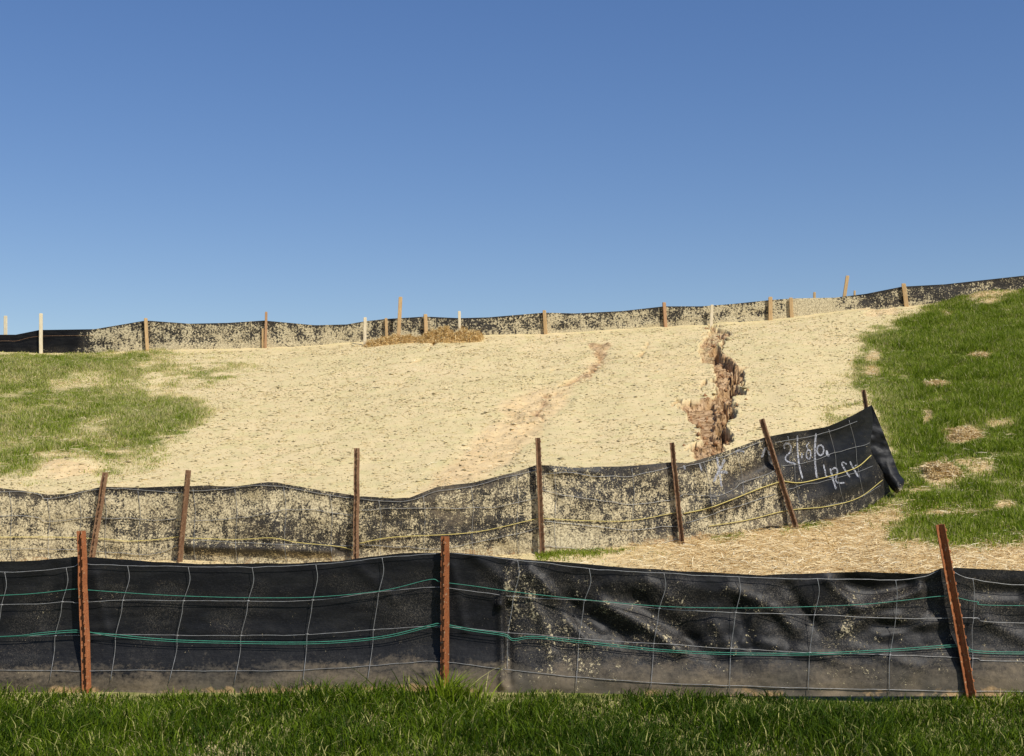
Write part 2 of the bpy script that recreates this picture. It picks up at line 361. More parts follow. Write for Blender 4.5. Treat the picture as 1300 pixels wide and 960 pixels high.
def fabric_mat(name='silt_fabric', sheen=.24, blob=80.):
    N = Nd(name)
    n1 = N.noise(blob, 4, .78); n2 = N.noise(blob*.2, 3); n3 = N.noise(3, 3)
    weave = N.noise(160, 2, .7, N.co((.35, 1, 2.2)))
    blk = N.mix(N.mr(N.noise(9, 4, .6, N.co((.5, 1, 3))), .45, .75), (.005, .005, .006), (.017, .0165, .016))
    blk = N.mix(N.mr(weave, .5, .8, 0, .35), blk, (.05, .048, .046))
    dus = N.mr(N.noise(170, 3, .8), .50, .66, 0, 1.); dus = N.math('MULTIPLY', dus, N.mr(N.math('ADD', N.attr('splat'), N.math('MULTIPLY', N.math('SUBTRACT', n3, .5), .8)), .12, .42))
    blk = N.mix(dus, blk, (.17, .145, .11))
    run = N.noise(16, 3, .6, N.co((1.6, 1, .3)))
    n1 = N.math('ADD', n1, N.math('MULTIPLY', N.math('SUBTRACT', run, .5), .22))
    v = N.math('ADD', n1, N.math('MULTIPLY', N.math('SUBTRACT', n2, .5), .45))
    th = N.mr(N.attr('splat'), 0, 1, .80, .28)
    mask = N.mr(N.math('SUBTRACT', v, th), -.012, .03)
    sc = N.mix(N.mr(N.noise(70, 2), .35, .6), (.30, .245, .15), (.66, .56, .35))
    dcol = N.mix(N.mr(n3, .4, .6), (.13, .11, .082), (.24, .185, .12))
    df = N.mr(N.math('ADD', N.attr('dirt'), N.math('ADD', N.math('MULTIPLY', N.math('SUBTRACT', N.noise(7, 5, .7, N.co((.6, 1, 2))), .5), 1.5), N.math('MULTIPLY', N.math('SUBTRACT', N.noise(45, 4, .75), .5), 1.3))), .3, 1.1, 0, .95)
    c = N.mix(df, blk, dcol)
    mf = N.math('MULTIPLY', N.mr(N.math('SUBTRACT', N.attr('mud'), N.math('SUBTRACT', N.noise(14, 4, .6), .5)), .45, .6), 1.)
    c = N.mix(mf, c, N.mix(N.mr(n1, .4, .6), (.40, .25, .12), (.58, .39, .20)))
    c = N.mix(mask, c, sc)
    rgh = N.mr(N.math('MAXIMUM', mask, df), 0, 1, .52, .95)
    b = N.bump(mask, .6, .008); b = N.bump(weave, .25, .002, b)
    b = N.bump(N.noise(18, 3), .25, .015, b)
    return N.fin(c, rgh, b, sheen)
def rust_mat(name, a, b_, c_):
    N = Nd(name); n = N.noise(30, 4, .65, N.co((1, 1, .35))); m = N.noise(140, 2)
    c = N.mix(N.mr(n, .35, .65), a, b_); c = N.mix(N.mr(m, .52, .7, 0, .8), c, c_)
    c = N.mix(N.mr(N.noise(60, 3), .62, .70, 0, .5), c, (.5, .42, .26))
    return N.fin(c, .75, N.bump(m, .4, .003), .3)
def plain(name, a, b_, sc=20, rough=.6, spec=.3, st_=(1, 1, 1), metal=0):
    N = Nd(name); n = N.noise(sc, 3, .6, N.co(st_)); return N.fin(N.mix(N.mr(n, .35, .65), a, b_), rough, N.bump(n, .3, .003), spec, metal)
def blade_mat(name, cols, trans=.35):
    N = Nd(name); c = N.ramp(N.attr('tint'), cols); N.fin(c, .6, None, .12)
    tr = N.n('ShaderNodeBsdfTranslucent'); N.t.links.new(c, tr.inputs[0]); mx = N.n('ShaderNodeMixShader'); mx.inputs[0].default_value = trans
    out = [q for q in N.t.nodes if q.type == 'OUTPUT_MATERIAL'][0]
    N.t.links.new(N.p.outputs[0], mx.inputs[1]); N.t.links.new(tr.outputs[0], mx.inputs[2]); N.t.links.new(mx.outputs[0], out.inputs[0]); return N.m
M = {}
M['ground'] = ground_mat()
M['fabric'] = fabric_mat()
M['fabric_far'] = fabric_mat('silt_fabric_far', .12, 34.)
M['rust'] = rust_mat('rusty_steel', (.26, .085, .028), (.36, .13, .045), (.15, .05, .02))
M['rust_dark'] = rust_mat('old_rusty_steel', (.15, .07, .035), (.27, .16, .085), (.08, .05, .03))
M['wire'] = plain('galvanised_wire', (.36, .36, .35), (.24, .23, .21), 40, .45, .5, metal=.3)
M['cord'] = plain('green_cord', (.07, .30, .20), (.05, .20, .14), 60, .5)
M['ycord'] = plain('yellow_cord', (.62, .52, .16), (.50, .40, .14), 60, .6)
M['wood'] = plain('stake_wood', (.58, .40, .20), (.46, .29, .13), 30, .8, .2, (3, 3, .4))
M['wood_pale'] = plain('pale_stake_wood', (.78, .68, .48), (.66, .54, .34), 30, .8, .2, (3, 3, .4))
M['wood_red'] = plain('reddish_stake_wood', (.46, .27, .14), (.36, .20, .10), 30, .8, .2, (3, 3, .4))
M['grass'] = blade_mat('grass_blades', [(0, (.035, .07, .004)), (.16, (.095, .15, .006)), (.45, (.19, .265, .012)), (.75, (.29, .35, .04)), (.9, (.46, .45, .13)), (1, (.70, .60, .30))])
M['straw'] = blade_mat('straw_strands', [(0, (.42, .28, .12)), (.4, (.72, .55, .28)), (.8, (.86, .71, .42)), (1, (.92, .82, .56))], .1)
M['straw_gold'] = blade_mat('golden_straw', [(0, (.40, .25, .08)), (.5, (.70, .50, .21)), (1, (.86, .68, .36))], .1)
M['clump'] = blade_mat('mulch_clump', [(0, (.17, .13, .06)), (.3, (.50, .41, .22)), (1, (.70, .58, .33))], 0)
M['clod'] = plain('soil_clod', (.40, .23, .11), (.26, .13, .06), 30, .95, .1)
M['paint'] = plain('white_spray_paint', (.50, .51, .55), (.30, .31, .33), 60, .6)
Np = Nd('white_spray_paint_worn'); Np.fin(Np.mix(Np.mr(Np.noise(40, 3), .35, .6), (.26, .26, .28), (.46, .47, .51)), .7)
Np.set(Np.p.inputs['Alpha'], Np.mr(Np.noise(75, 4, .75), .41, .52, .10, .9)); M['paint'] = Np.m

# ---------------------------------------------------------------- ground
def axis(pts):
    out = []
    for (a, b_, st_) in pts: out.append(np.arange(a, b_, st_))
    return np.concatenate(out)
uin = (axis([(-60, 850, 2.4), (850, 956, .75), (956, 1360, 2.4)])-650)/F
ul = -np.geomspace(4.0, .42, 40); ur = np.geomspace(.42, 4.0, 40)
U = np.concatenate([ul, uin[(uin > -.419) & (uin < .419)], ur])
DD = np.concatenate([-np.geomspace(300, 2, 20), np.arange(-1.5, 5, .5), np.arange(5, 7.4, .05), np.arange(7.4, 9, .08), np.arange(9, 12.4, .03), np.arange(12.4, 22.4, .022), np.arange(22.4, 22.7, .05), np.geomspace(22.75, 900, 50)])
UU, YY = np.meshgrid(U, DD); XX = UU*np.maximum(np.abs(YY), 3.0)
ZZ, m = H(XX, YY)
wall = np.clip((np.abs(YY)-60)/400, 0, 1)
V = np.stack([XX, YY, ZZ], -1).reshape(-1, 3)
g = link('ground', V, grid_faces(*XX.shape), M['ground'], smooth=True,
         attrs={k: m[k] for k in ('grass', 'silt', 'soil', 'crack', 'straw')})
tag(g, 'earth bank covered in pale mulch with bare and grassy patches', kind='structure')

# ---------------------------------------------------------------- scattered cover
def blades(x, y, z, h, wd, lean, tint, curl=.5):
    n = len(x); az = rng.uniform(0, 2*math.pi, n); la = rng.uniform(0, 2*math.pi, n)
    sx, sy = np.cos(az)*wd/2, np.sin(az)*wd/2; lx, ly = np.cos(la)*lean*h, np.sin(la)*lean*h
    b = np.stack([x, y, z-.01], -1); s = np.stack([sx, sy, 0*sx], -1)
    mid = b + np.stack([lx*.35, ly*.35, h*.55], -1); tip = b + np.stack([lx, ly, h*(1-lean*.35)], -1)
    V = np.stack([b-s, b+s, mid+s*.8, mid-s*.8, tip], 1).reshape(-1, 3)
    i = np.arange(n)[:, None]*5
    q = np.concatenate([i+np.array([[0, 1, 2, 2]]), i+np.array([[0, 2, 3, 3]]), i+np.array([[3, 2, 4, 4]])], 0)[:, :3]
    q = np.concatenate([i+np.array([[0, 1, 2]]), i+np.array([[0, 2, 3]]), i+np.array([[3, 2, 4]])], 0)
    return V, q, np.repeat(tint, 5)
def strands(c, length, wd, az, pitch, tint, zoff=0.):
    # flat bent strips lying about
    n = len(c); d = np.stack([np.cos(az)*np.cos(pitch), np.sin(az)*np.cos(pitch), np.sin(pitch)], -1)
    side = np.stack([-np.sin(az), np.cos(az), rng.uniform(-.8, .8, n)], -1); side /= np.linalg.norm(side, axis=1)[:, None]; side = side*wd[:, None]/2
    m_ = c + np.stack([0*az, 0*az, length*rng.uniform(.0, .12, n)], -1) + side*rng.uniform(-6, 6, n)[:, None]
    a = c - d*length[:, None]/2; e = c + d*length[:, None]/2
    V = np.stack([a-side, a+side, m_+side, m_-side, e+side, e-side], 1).reshape(-1, 3); i = np.arange(n)[:, None]*6
    q = np.concatenate([i+np.array([[0, 1, 2, 3]]), i+np.array([[3, 2, 4, 5]])], 0)
    return V, q, np.repeat(tint, 6)
def candidates(n, d0, d1, umax):
    y = np.sqrt(rng.uniform(d0**2, d1**2, n)); u = rng.uniform(-umax, umax, n); return u*y, y
def grass_part(n, d0, d1, umax, fn):
    x, y = candidates(n, d0, d1, umax); z, m = H(x, y); keep = rng.random(n) < fn(x, y, m)
    return x[keep], y[keep], z[keep], {k: v[keep] for k, v in m.items()}
acc = []
x, y, z, m = grass_part(1500000, 7.4, 22.2, .46, lambda x, y, m: np.clip(m['grass'], 0, 1)**1.2*.9*(1-m['soil']))
patch = fbm(x, y, 1.3, 4, 91)
lush = sst(1080, 1180, m['px'])
hgt = (.045+.05*rng.random(len(x)))*np.clip(1+.55*patch+.9*fbm(x, y, 5, 3, 92), .3, 2.2)*(.8+.35*lush)*(.5+.6*m['grass'])
tint = np.clip(.54+.21*rng.normal(size=len(x))+.25*fbm(x, y, 6, 3, 99)+.16*(1-lush)+.22*patch*(1-.5*lush)-.09*lush + .3*(1-m['grass']), 0, 1)
tint = np.clip(tint+.03, 0, 1); tint = np.where(rng.random(len(x)) < .05+.07*(1-lush), rng.uniform(.85, 1, len(x)), tint)
acc.append(blades(x, y, z, hgt, .005+.003*rng.random(len(x)), rng.uniform(.1, .9, len(x)), tint))
x, y, z, m = grass_part(120000, 4.9, 6.93, .46, lambda x, y, m: np.clip(m['grass']*1.1, 0, 1)*np.where(y > 6.8, .8, 1))
hgt = .025+.08*rng.random(len(x))*np.clip(1+1.3*fbm(x, y, 2.5, 3, 93), .3, 2); tint = np.clip(.04+.14*rng.normal(size=len(x))+.25*fbm(x, y, 1.5, 3, 94), 0, 1)
tint = np.where(rng.random(len(x)) < .07, .92, tint)
acc.append(blades(x, y, z, hgt, .004+.003*rng.random(len(x)), rng.uniform(.2, 1.0, len(x)), tint))
# green fringe along the foot of the second fence
n = 9000; px = np.concatenate([rng.uniform(680, 870, n//2), rng.uniform(1010, 1075, n//4), rng.uniform(900, 1130, n//4)]); u = (px-650)/F
y = lerpline(L1, u, 1) - .04 - np.abs(rng.normal(0, .12, len(px))); x = u*y; z, m = H(x, y)
k = rng.random(len(x)) < sst(-.2, .35, fbm(x, y, 3.5, 3, 95)); x, y, z = x[k], y[k], z[k]
acc.append(blades(x, y, z, rng.uniform(.02, .06, len(x)), np.full(len(x), .005), rng.uniform(.2, .9, len(x)), np.clip(rng.normal(.6, .2, len(x)), 0, 1)))
Vs = []; Fs = []; Ts = []; o_ = 0
for v, f, t in acc: Vs.append(v); Fs.append(f+o_); Ts.append(t); o_ += len(v)
gg = link('grass', np.concatenate(Vs), np.concatenate(Fs), M['grass'], attrs={'tint': np.concatenate(Ts)})
tag(gg, 'short green grass growing in patches on the bank and verge', 'grass', kind='stuff')
print('blades', len(np.concatenate(Ts))//5)

# straw lying between the fences at the right, in the bare patches and thinly elsewhere
x, y = candidates(330000, 7.15, 21.8, .45); z, m = H(x, y)
dens = np.clip(m['straw'], 0, 1)*.95*(1-.6*m['grass']) + .03*(y < 9.9) + .035*(y > 9.9)*(1-m['soil']) + .04*m['grass']*(m['px'] < 420) + .05*m['grass']*(m['px'] > 1000)
k = rng.random(len(x)) < dens; x, y, z = x[k], y[k], z[k]; n = len(x)
v, f, t = strands(np.stack([x, y, z+rng.uniform(0, .025, n)], -1), rng.uniform(.03, .13, n), rng.uniform(.003, .006, n),
                  rng.normal(0, .75, n), rng.normal(0, .2, n), np.clip(rng.normal(.55, .27, n), 0, 1))
so_ = link('straw_litter', v, f, M['straw'], attrs={'tint': t})
tag(so_, 'loose dry straw strewn over the ground between the two lower fences', 'straw', kind='stuff')

# crumbs of the sprayed mulch
x, y = candidates(120000, 9.5, 21.8, .44); z, m = H(x, y)
k = rng.random(len(x)) < (1-m['grass'])*(1-m['soil'])*(1-.8*m['straw'])*(.35+.65*sst(-.3, .4, fbm(x, y, 2.0, 3, 97))); x, y, z = x[k], y[k], z[k]; n = len(x)
oct_ = np.array([[1, 0, 0], [-1, 0, 0], [0, 1, 0], [0, -1, 0], [0, 0, 1], [0, 0, -1.]])
sz = rng.gamma(1.6, .0024, n)+.0022; J = oct_[None]*(1+.45*rng.normal(size=(n, 6, 1)))*np.stack([1.9*sz, 1.0*sz, .6*sz], -1)[:, None, :]
az = rng.normal(0, .8, n); ca, sa = np.cos(az)[:, None], np.sin(az)[:, None]
J = np.stack([J[..., 0]*ca-J[..., 1]*sa, J[..., 0]*sa+J[..., 1]*ca, J[..., 2]], -1) + np.stack([x, y, z+.3*sz], -1)[:, None, :]
of = np.array([[0, 2, 4], [2, 1, 4], [1, 3, 4], [3, 0, 4], [2, 0, 5], [1, 2, 5], [3, 1, 5], [0, 3, 5]])
f = (np.arange(n)[:, None, None]*6+of[None]).reshape(-1, 3)
tt = np.where(rng.random(n) < .14, rng.uniform(0, .2, n), rng.uniform(.4, 1, n))
mc = link('mulch_crumbs', J.reshape(-1, 3), f, M['clump'], attrs={'tint': np.repeat(tt, 6)})
tag(mc, 'small crumbs and fibres of sprayed mulch all over the pale bank', 'mulch', kind='stuff')
# clods in and beside the gully
n = 5000; px = rng.uniform(855, 955, n); py = rng.uniform(412, 590, n)
P = np.array([hit(a, b_) for a, b_ in zip(px[:1800], py[:1800])]); x, y = P[:, 0]+rng.normal(0, .02, len(P)), P[:, 1]; z, m = H(x, y)
k = rng.random(len(x)) < np.clip(m['soil']*1.0*(.10+.90*sst(-3, 3, poly_sd(m['px'], m['py'], DEEP))) + .10*sst(-9, 0, m['gul']), 0, 1); x, y, z = x[k], y[k], z[k]; n = len(x)
sz = np.clip(rng.gamma(1.6, .007, n)+.005, 0, .03); J = oct_[None]*(1+.3*rng.normal(size=(n, 6, 1)))*sz[:, None, None] + np.stack([x, y, z+.2*sz], -1)[:, None, :]
f = (np.arange(n)[:, None, None]*6+of[None]).reshape(-1, 3)
cl = link('soil_clods', J.reshape(-1, 3), f, M['clod']); tag(cl, 'broken brown clods of soil in the eroded gully', 'soil', kind='stuff')

# ---------------------------------------------------------------- straw heaps (things)
def straw_heap(name, label, px0, px1, py, D, r_h, dens, mat, group, scruff=.35, depth=.25):
    a = at(px0, py, D); b_ = at(px1, py, D); L = b_[0]-a[0]
    if D is None: return
    cx = (a[0]+b_[0])/2; zc = float(H(np.array([cx]), np.array([float(a[1])]))[0][0]); root = empty(name, (cx, a[1], zc)); tag(root, label, 'straw', group)
    n = int(dens); t = rng.uniform(-1, 1, n); s = rng.uniform(-1, 1, n)
    prof = np.sqrt(np.clip(1-t**2, 0, 1))**.7*np.sqrt(np.clip(1-s**2, 0, 1))*(1+.9*fbm(t*3+px0, s*.6, 2, 3, 5))
    x = cx + t*L/2; y = a[1]+s*depth/2; z, _ = H(x, y); z = z + prof*r_h*rng.uniform(.55, 1, n)
    v, f, tt = strands(np.stack([x, y, z], -1), rng.uniform(.05, .14, n), rng.uniform(.004, .008, n), rng.uniform(0, 6.28, n), rng.normal(0, scruff, n), rng.random(n))
    link('strands', v, f, mat, root, attrs={'tint': tt})
    nt_, ns = 28, 10; T, Q = np.meshgrid(np.linspace(-1, 1, nt_), np.linspace(-1, 1, ns)); pr = np.sqrt(np.clip(1-T**2, 0, 1))**.7*np.sqrt(np.clip(1-Q**2, 0, 1))*(1+.9*fbm(T*3+px0, Q*.6, 2, 3, 5))
    X = cx+T*L/2; Y = a[1]+Q*depth/2; Z = H(X, Y)[0]+pr*r_h*.75-.01
    link('core', np.stack([X, Y, Z], -1).reshape(-1, 3), grid_faces(ns, nt_), M['straw_core'], root, smooth=True)
    return root
M['straw_core'] = plain('packed_straw', (.60, .42, .18), (.42, .27, .11), 60, .95, .1, (1, 2, 2))
straw_heap('straw_heap', 'low ragged golden straw roll at the top fence, starting beside the pale stake', 464, 536, 434, 21.6, .10, 1700, M['straw_gold'], 'straw heaps at the top fence', .5, .4)
straw_heap('straw_heap', 'bushy heap of golden straw, the higher one, against the top fence', 534, 612, 429, 21.5, .17, 3400, M['straw_gold'], 'straw heaps at the top fence', .7, .5)
for (a, b_, wpx, lb, dn) in [(1243, 455, 13, 'small straw clump uppermost in the green grass at the right', 500), (1187, 491, 15, 'flat straw clump in the grass just below the uppermost one', 500),
                             (1220, 552, 21, 'longest pale straw clump in the grass, right of the torn fence end', 900), (1195, 603, 20, 'wide mottled straw clump in the grass, lowest of the four', 1100)]:
    q = hit(a, b_); straw_heap('straw_clump', lb, a-wpx, a+wpx, b_, q[1], .05, dn, M['straw'], 'straw clumps in the grass', .35, .4)

# ---------------------------------------------------------------- fence building blocks
def Z1(x, y):
    return float(H(np.array([float(x)]), np.array([float(y)]))[0][0])
def curve_px(pts, n_per=10):      # smooth polyline through picture points (Catmull-Rom)
    P = np.array(pts, float); P = np.vstack([2*P[0]-P[1], P, 2*P[-1]-P[-2]]); out = []
    for i in range(1, len(P)-2):
        t = np.linspace(0, 1, n_per, endpoint=False)[:, None]; a, b_, c, d = P[i-1], P[i], P[i+1], P[i+2]
        out.append(.5*((2*b_)+(-a+c)*t+(2*a-5*b_+4*c-d)*t*t+(-a+3*b_-3*c+d)*t**3))
    out.append(P[-2][None]); return np.concatenate(out)
class Fence:
    def __init__(s, name, label, D, disp, loc_px, loc_D, group='silt fences across the bank'):
        s.D = D; s.disp = disp; q = at(loc_px, 700, loc_D); s.root = empty(name, (q[0], loc_D, Z1(q[0], loc_D))); tag(s.root, label, 'fence', group)
    def pt(s, px, py, off=0.):
        px = np.asarray(px, float); py = np.asarray(py, float)
        return at(px, py, s.D(px)-off)
    def wire(s, mb, pts, r, lift=.006, k=5, npx=9, wob=0.):
        c = curve_px(pts, npx); c[:, 1] += wob*fbm(c[:, 0]*.05, c[:, 1]*0+pts[0][1], 1, 2, 3)
        d = np.maximum(s.disp(c[:, 0], c[:, 1]), 0.012)+lift
        mb.tube(s.pt(c[:, 0], c[:, 1], d), r, k)
    def cord(s, name, pts, r, mat, lift=.012, label=None):
        mb = MB(); s.wire(mb, pts, r, lift, 5); o = mb.build(name, mat, s.root, True)
        if label: o['label'] = label
        return o
    def post(s, xt, yt, xb, yb, wd, mat, yaw=0., label=None, off=.05, ties=(), stem=.028, double=False, stand=None):
        Dp = float(s.D(np.array([xb]))[0])-off
        p1 = at(xt, yt, Dp); p0 = at(xb, yb, Dp); ax = (p1-p0)/np.linalg.norm(p1-p0); zg = Z1(p0[0], p0[1])
        p0 = p0 - ax*(max(0, p0[2]-zg)/max(ax[2], .3) + .25)
        X = np.array([math.cos(yaw), math.sin(yaw), 0]); X -= ax*X.dot(ax); X /= np.linalg.norm(X); Y = np.cross(ax, X)   # Y points away from the camera
        h, t = wd/2, .004
        prof = [(-h, t), (-h, 0), (-t/2-.001, 0), (-t/2, -stem), (t/2, -stem), (t/2+.001, 0), (h, 0), (h, t)]
        mb = MB(); mb.prism(prof, p0, p1, X, Y, 1, .0012, 12)
        L = np.linalg.norm(p1-p0); k = int(L/.055)
        for i in range(k):            # studs down the rib
            q = p1 - ax*(.03+i*.055); mb.prism([(-.006, -stem-.004), (.006, -stem-.004), (.006, -stem+.002), (-.006, -stem+.002)], q-ax*.007, q+ax*.007, X, Y)
        o = mb.build('post', mat, s.root)
        if label: o['label'] = label
        for ty in ties:
            f = (ty-yt)/(yb-yt); q = at(xt+(xb-xt)*f, ty, Dp); tm = MB(); a = np.linspace(0, 2*math.pi*1.05, 18)
            rr = h+.004
            tm.tube([q + X*math.cos(t_)*rr + Y*(math.sin(t_)*(stem*.75)-.004) + ax*(.004*math.sin(3*t_)) for t_ in a], .0018, 5)
            e = q + X*rr*(1 if random.random() < .5 else -1)
            tm.tube([e, e + X*.012 - ax*.012 - Y*.012, e + X*.02 - ax*.045 - Y*.018], .0018, 5)
            tm.build('wire_tie', M['wire'], o, True)
        return o
def ridge(px, py, segs):
    s = np.zeros(np.broadcast(px, py).shape)
    for pts, wd, amp in segs: s = s + amp*np.exp(-(line_d(px+0*py, py+0*px, pts)/wd)**2)
    return s

# ================================================================ FENCE 1 (nearest)
T1 = np.array([(-420, 722), (-200, 716), (0, 713), (50, 711), (98, 706), (110, 707), (160, 711), (250, 716), (380, 715), (430, 712), (470, 707), (510, 702), (555, 702), (568, 701), (600, 703),
      (640, 708), (720, 714), (800, 721), (900, 727), (970, 730), (1040, 728), (1100, 726), (1160, 728), (1180, 728), (1194, 722), (1215, 721), (1300, 725), (1500, 730), (1800, 728)], float)
def D1f(px): return D0 + .04*np.sin(np.asarray(px, float)*.0045) 
SEG1 = [([(712, 768), (790, 808)], 13, -.030), ([(765, 768), (815, 792), (862, 824)], 9, .030), ([(806, 762), (850, 792), (880, 815)], 12, -.030), ([(668, 728), (702, 762), (745, 815)], 8, .018),
        ([(690, 735), (700, 752)], 6, .010), ([(650, 716), (634, 765)], 6, .022), ([(646, 745), (634, 768)], 5, .014), ([(636, 770), (638, 870)], 5, .020), ([(645, 770), (647, 868)], 5, -.018),
        ([(905, 790), (930, 825)], 8, .015), ([(935, 770), (955, 820)], 9, -.020), ([(965, 765), (945, 815)], 7, .014), ([(1075, 742), (1110, 748), (1150, 742)], 13, -.045), ([(1052, 738), (1085, 768)], 7, .020),
        ([(1085, 775), (1130, 762), (1168, 748)], 8, .026), ([(1070, 800), (1100, 785), (1140, 783)], 8, .018), ([(1040, 800), (1010, 770)], 10, -.018), ([(1175, 740), (1178, 775)], 5, -.018),
        ([(780, 740), (860, 745), (960, 752)], 14, .012), ([(1240, 750), (1290, 752)], 9, -.02), ([(1255, 790), (1300, 812)], 9, .018), ([(985, 790), (1000, 820)], 10, -.014), ([(870, 810), (905, 833)], 10, -.015),
        ([(240, 800), (420, 806)], 10, .006), ([(600, 705), (650, 745)], 8, .012), ([(1080, 820), (1165, 845)], 9, .010), ([(720, 745), (730, 780)], 8, -.010),
        ([(660, 735), (690, 790), (700, 830)], 7, .014), ([(672, 722), (720, 770), (765, 800)], 5, .012), ([(820, 735), (850, 760)], 7, .010), ([(925, 745), (985, 775), (1010, 800)], 8, .016), ([(1000, 745), (1030, 790)], 7, -.014),
        ([(1110, 790), (1165, 800)], 8, -.016), ([(1120, 808), (1190, 790)], 6, .012), ([(120, 730), (135, 800)], 6, .006), ([(455, 720), (500, 760)], 8, .006), ([(575, 720), (590, 800)], 6, .008), ([(70, 722), (60, 800)], 7, -.006), ([(1060, 835), (960, 815)], 7, .010)]
def disp1(px, py):
    px = np.asarray(px, float); py = np.asarray(py, float)
    t = np.clip((878-py)/165, 0, 1)
    right = sst(600, 680, px)*(1-.4*sst(1185, 1210, px))
    d = .045*np.exp(-((t-.12)/.20)**2) - .012*np.sin(t*math.pi)            # belly near the ground
    d = d + .006*fbm(px*.01, py*.03, 1, 3, 7) + right*(.012*fbm(px*.02+py*.012, py*.03-px*.01, 1, 3, 9))
    return d + 1.0*ridge(px, py, SEG1)
F1 = Fence('silt_fence', 'nearest black silt fence with green cords and orange-rusted posts, lowest in the view', D1f, disp1, 565, D0)
cols = np.concatenate([np.arange(-420, -20, 8), np.arange(-20, 1320, 2.2), np.arange(1320, 1800, 8)]); rows = np.linspace(0, 1, 84)
PX, TT = np.meshgrid(cols, rows); top = np.interp(PX, T1[:, 0], T1[:, 1]) + .8*fbm(PX*.03, PX*0, 1, 3, 12)
PY = 884 + (top-884)*TT
P = F1.pt(PX, PY, disp1(PX, PY))
splat = np.where(PX > 640, .27+.10*fbm(PX*.012, PY*.02, 1, 3, 14), .12+.07*fbm(PX*.012, PY*.03, 1, 3, 15)) - .10*sst(.80, .97, TT)
splat = splat + .12*np.exp(-(line_d(PX, PY, [(600, 708), (650, 745), (690, 800), (745, 850)])/26)**2) - .05*sst(1190, 1215, PX)
# denser pale splatter along the raised creases
cre = ridge(PX, PY, [q for q in SEG1 if q[2] > .012]); splat = splat + 3.2*np.clip(cre, 0, .03)
dirt = .74*sst(.34, .06, TT) + .35*sst(.5, .2, TT)*(.6+fbm(PX*.01, PY*.01, 1, 3, 17)) + np.where(PX > 640, .12, 0)
mud = np.clip(sst(.16, .03, TT)*(.42+.5*fbm(PX*.012, PX*0, 1, 3, 19)), 0, 1)
fo = link('fabric', P.reshape(-1, 3), grid_faces(*PX.shape), M['fabric'], F1.root, smooth=True, attrs={'splat': splat, 'dirt': dirt, 'mud': mud})
mb = MB()
W1 = [[(-420, 735), (-200, 731), (0, 727), (84, 721), (101, 715)], [(108, 716), (162, 718), (239, 720), (320, 720), (401, 717), (445, 713), (485, 708), (558, 703)],
      [(571, 702), (657, 711), (748, 722), (843, 728), (938, 733), (1038, 735), (1137, 736), (1170, 733), (1192, 725)], [(1206, 724), (1235, 735), (1300, 743), (1500, 748), (1800, 745)]]
for q in W1: F1.wire(mb, q, .0017, .008, npx=8, wob=1.0)
W2 = [(-420, 772), (0, 768), (84, 764), (100, 765), (162, 762), (239, 763), (320, 763), (401, 762), (485, 751), (560, 746), (657, 758), (748, 763), (843, 773), (938, 778), (1038, 781), (1137, 785), (1235, 785), (1300, 791), (1800, 790)]
W3 = [(-420, 812), (0, 808), (84, 807), (162, 806), (239, 807), (320, 807), (401, 805), (485, 799), (560, 796), (657, 804), (748, 812), (843, 818), (938, 824), (1038, 829), (1137, 832), (1235, 836), (1300, 840), (1800, 842)]
W4 = [(-420, 854), (0, 851), (84, 852), (162, 851), (239, 852), (320, 852), (401, 850), (485, 844), (560, 840), (640, 850), (748, 861), (843, 867), (938, 871), (1038, 874), (1137, 876), (1300, 878), (1800, 878)]
for q in (W2, W3, W4): F1.wire(mb, q, .0016, .005, npx=8, wob=.8)
for (xt, x1, x2, xb, yb) in [(-70, -75, -85, -95, 862), (6, 2, -6, -14, 862), (84, 79, 70, 63, 864), (162, 156, 147, 140, 866), (239, 233, 225, 214, 868), (320, 315, 306, 297, 870), (401, 397, 390, 384, 870), (485, 481, 474, 466, 868),
                             (657, 652, 645, 644, 850), (748, 742, 735, 731, 874), (843, 837, 830, 826, 876), (938, 934, 928, 926, 878), (1038, 1034, 1028, 1026, 880), (1137, 1137, 1130, 1129, 880),
                             (1235, 1236, 1235, 1232, 880), (1322, 1325, 1322, 1318, 880), (1410, 1406, 1402, 1400, 880), (1500, 1498, 1492, 1490, 880), (-150, -154, -160, -170, 866), (-230, -236, -245, -250, 866)]:
    yt = np.interp(xt, np.concatenate([np.array(a)[:, 0] for a in W1]), np.concatenate([np.array(a)[:, 1] for a in W1]))
    y2 = np.interp(x1, *np.array(W2).T); y3 = np.interp(x2, *np.array(W3).T)
    F1.wire(mb, [(xt, yt), (xt+2, yt+18), (x1, y2), (x1-2, y2+16), (x2, y3), (x2-1, y3+20), (xb, yb)], .0015, .009, npx=6)
    for (jx, jy) in ((x1, y2), (x2, y3)):      # twisted joints
        d = float(disp1(np.array([jx]), np.array([jy]))[0]); q = F1.pt(jx, jy, max(d, .012)+.009); mb.tube([q+np.array([-.008, 0, 0]), q, q+np.array([.008, 0, 0])], .0032, 5)
mb.build('wire_mesh', M['wire'], F1.root, True)
G1 = [(-420, 760), (-200, 764), (0, 756), (50, 753), (95, 748), (110, 749), (180, 754), (239, 757), (320, 759), (401, 758), (485, 750), (545, 736), (560, 739), (600, 744), (657, 752), (748, 762), (843, 770), (938, 772), (1038, 770), (1100, 767), (1150, 762), (1195, 757), (1215, 759), (1240, 764), (1300, 769), (1800, 765)]
G2 = [(-420, 808), (-200, 815), (0, 809), (50, 806), (85, 803), (103, 803), (140, 805), (200, 811), (270, 814), (401, 815), (485, 808), (545, 794), (560, 792), (600, 799), (640, 805), (652, 811), (680, 808), (748, 815), (843, 825), (938, 829), (1038, 829), (1137, 824), (1207, 819), (1226, 821), (1300, 828), (1800, 822)]
G3 = [(x, y+(2.4 if 20 < (x % 455) < 430 else .8)*(-1 if x < 120 else 1)) for x, y in G2]
F1.cord('cord', G1, .0017, M['cord'], .016, 'upper green cord')
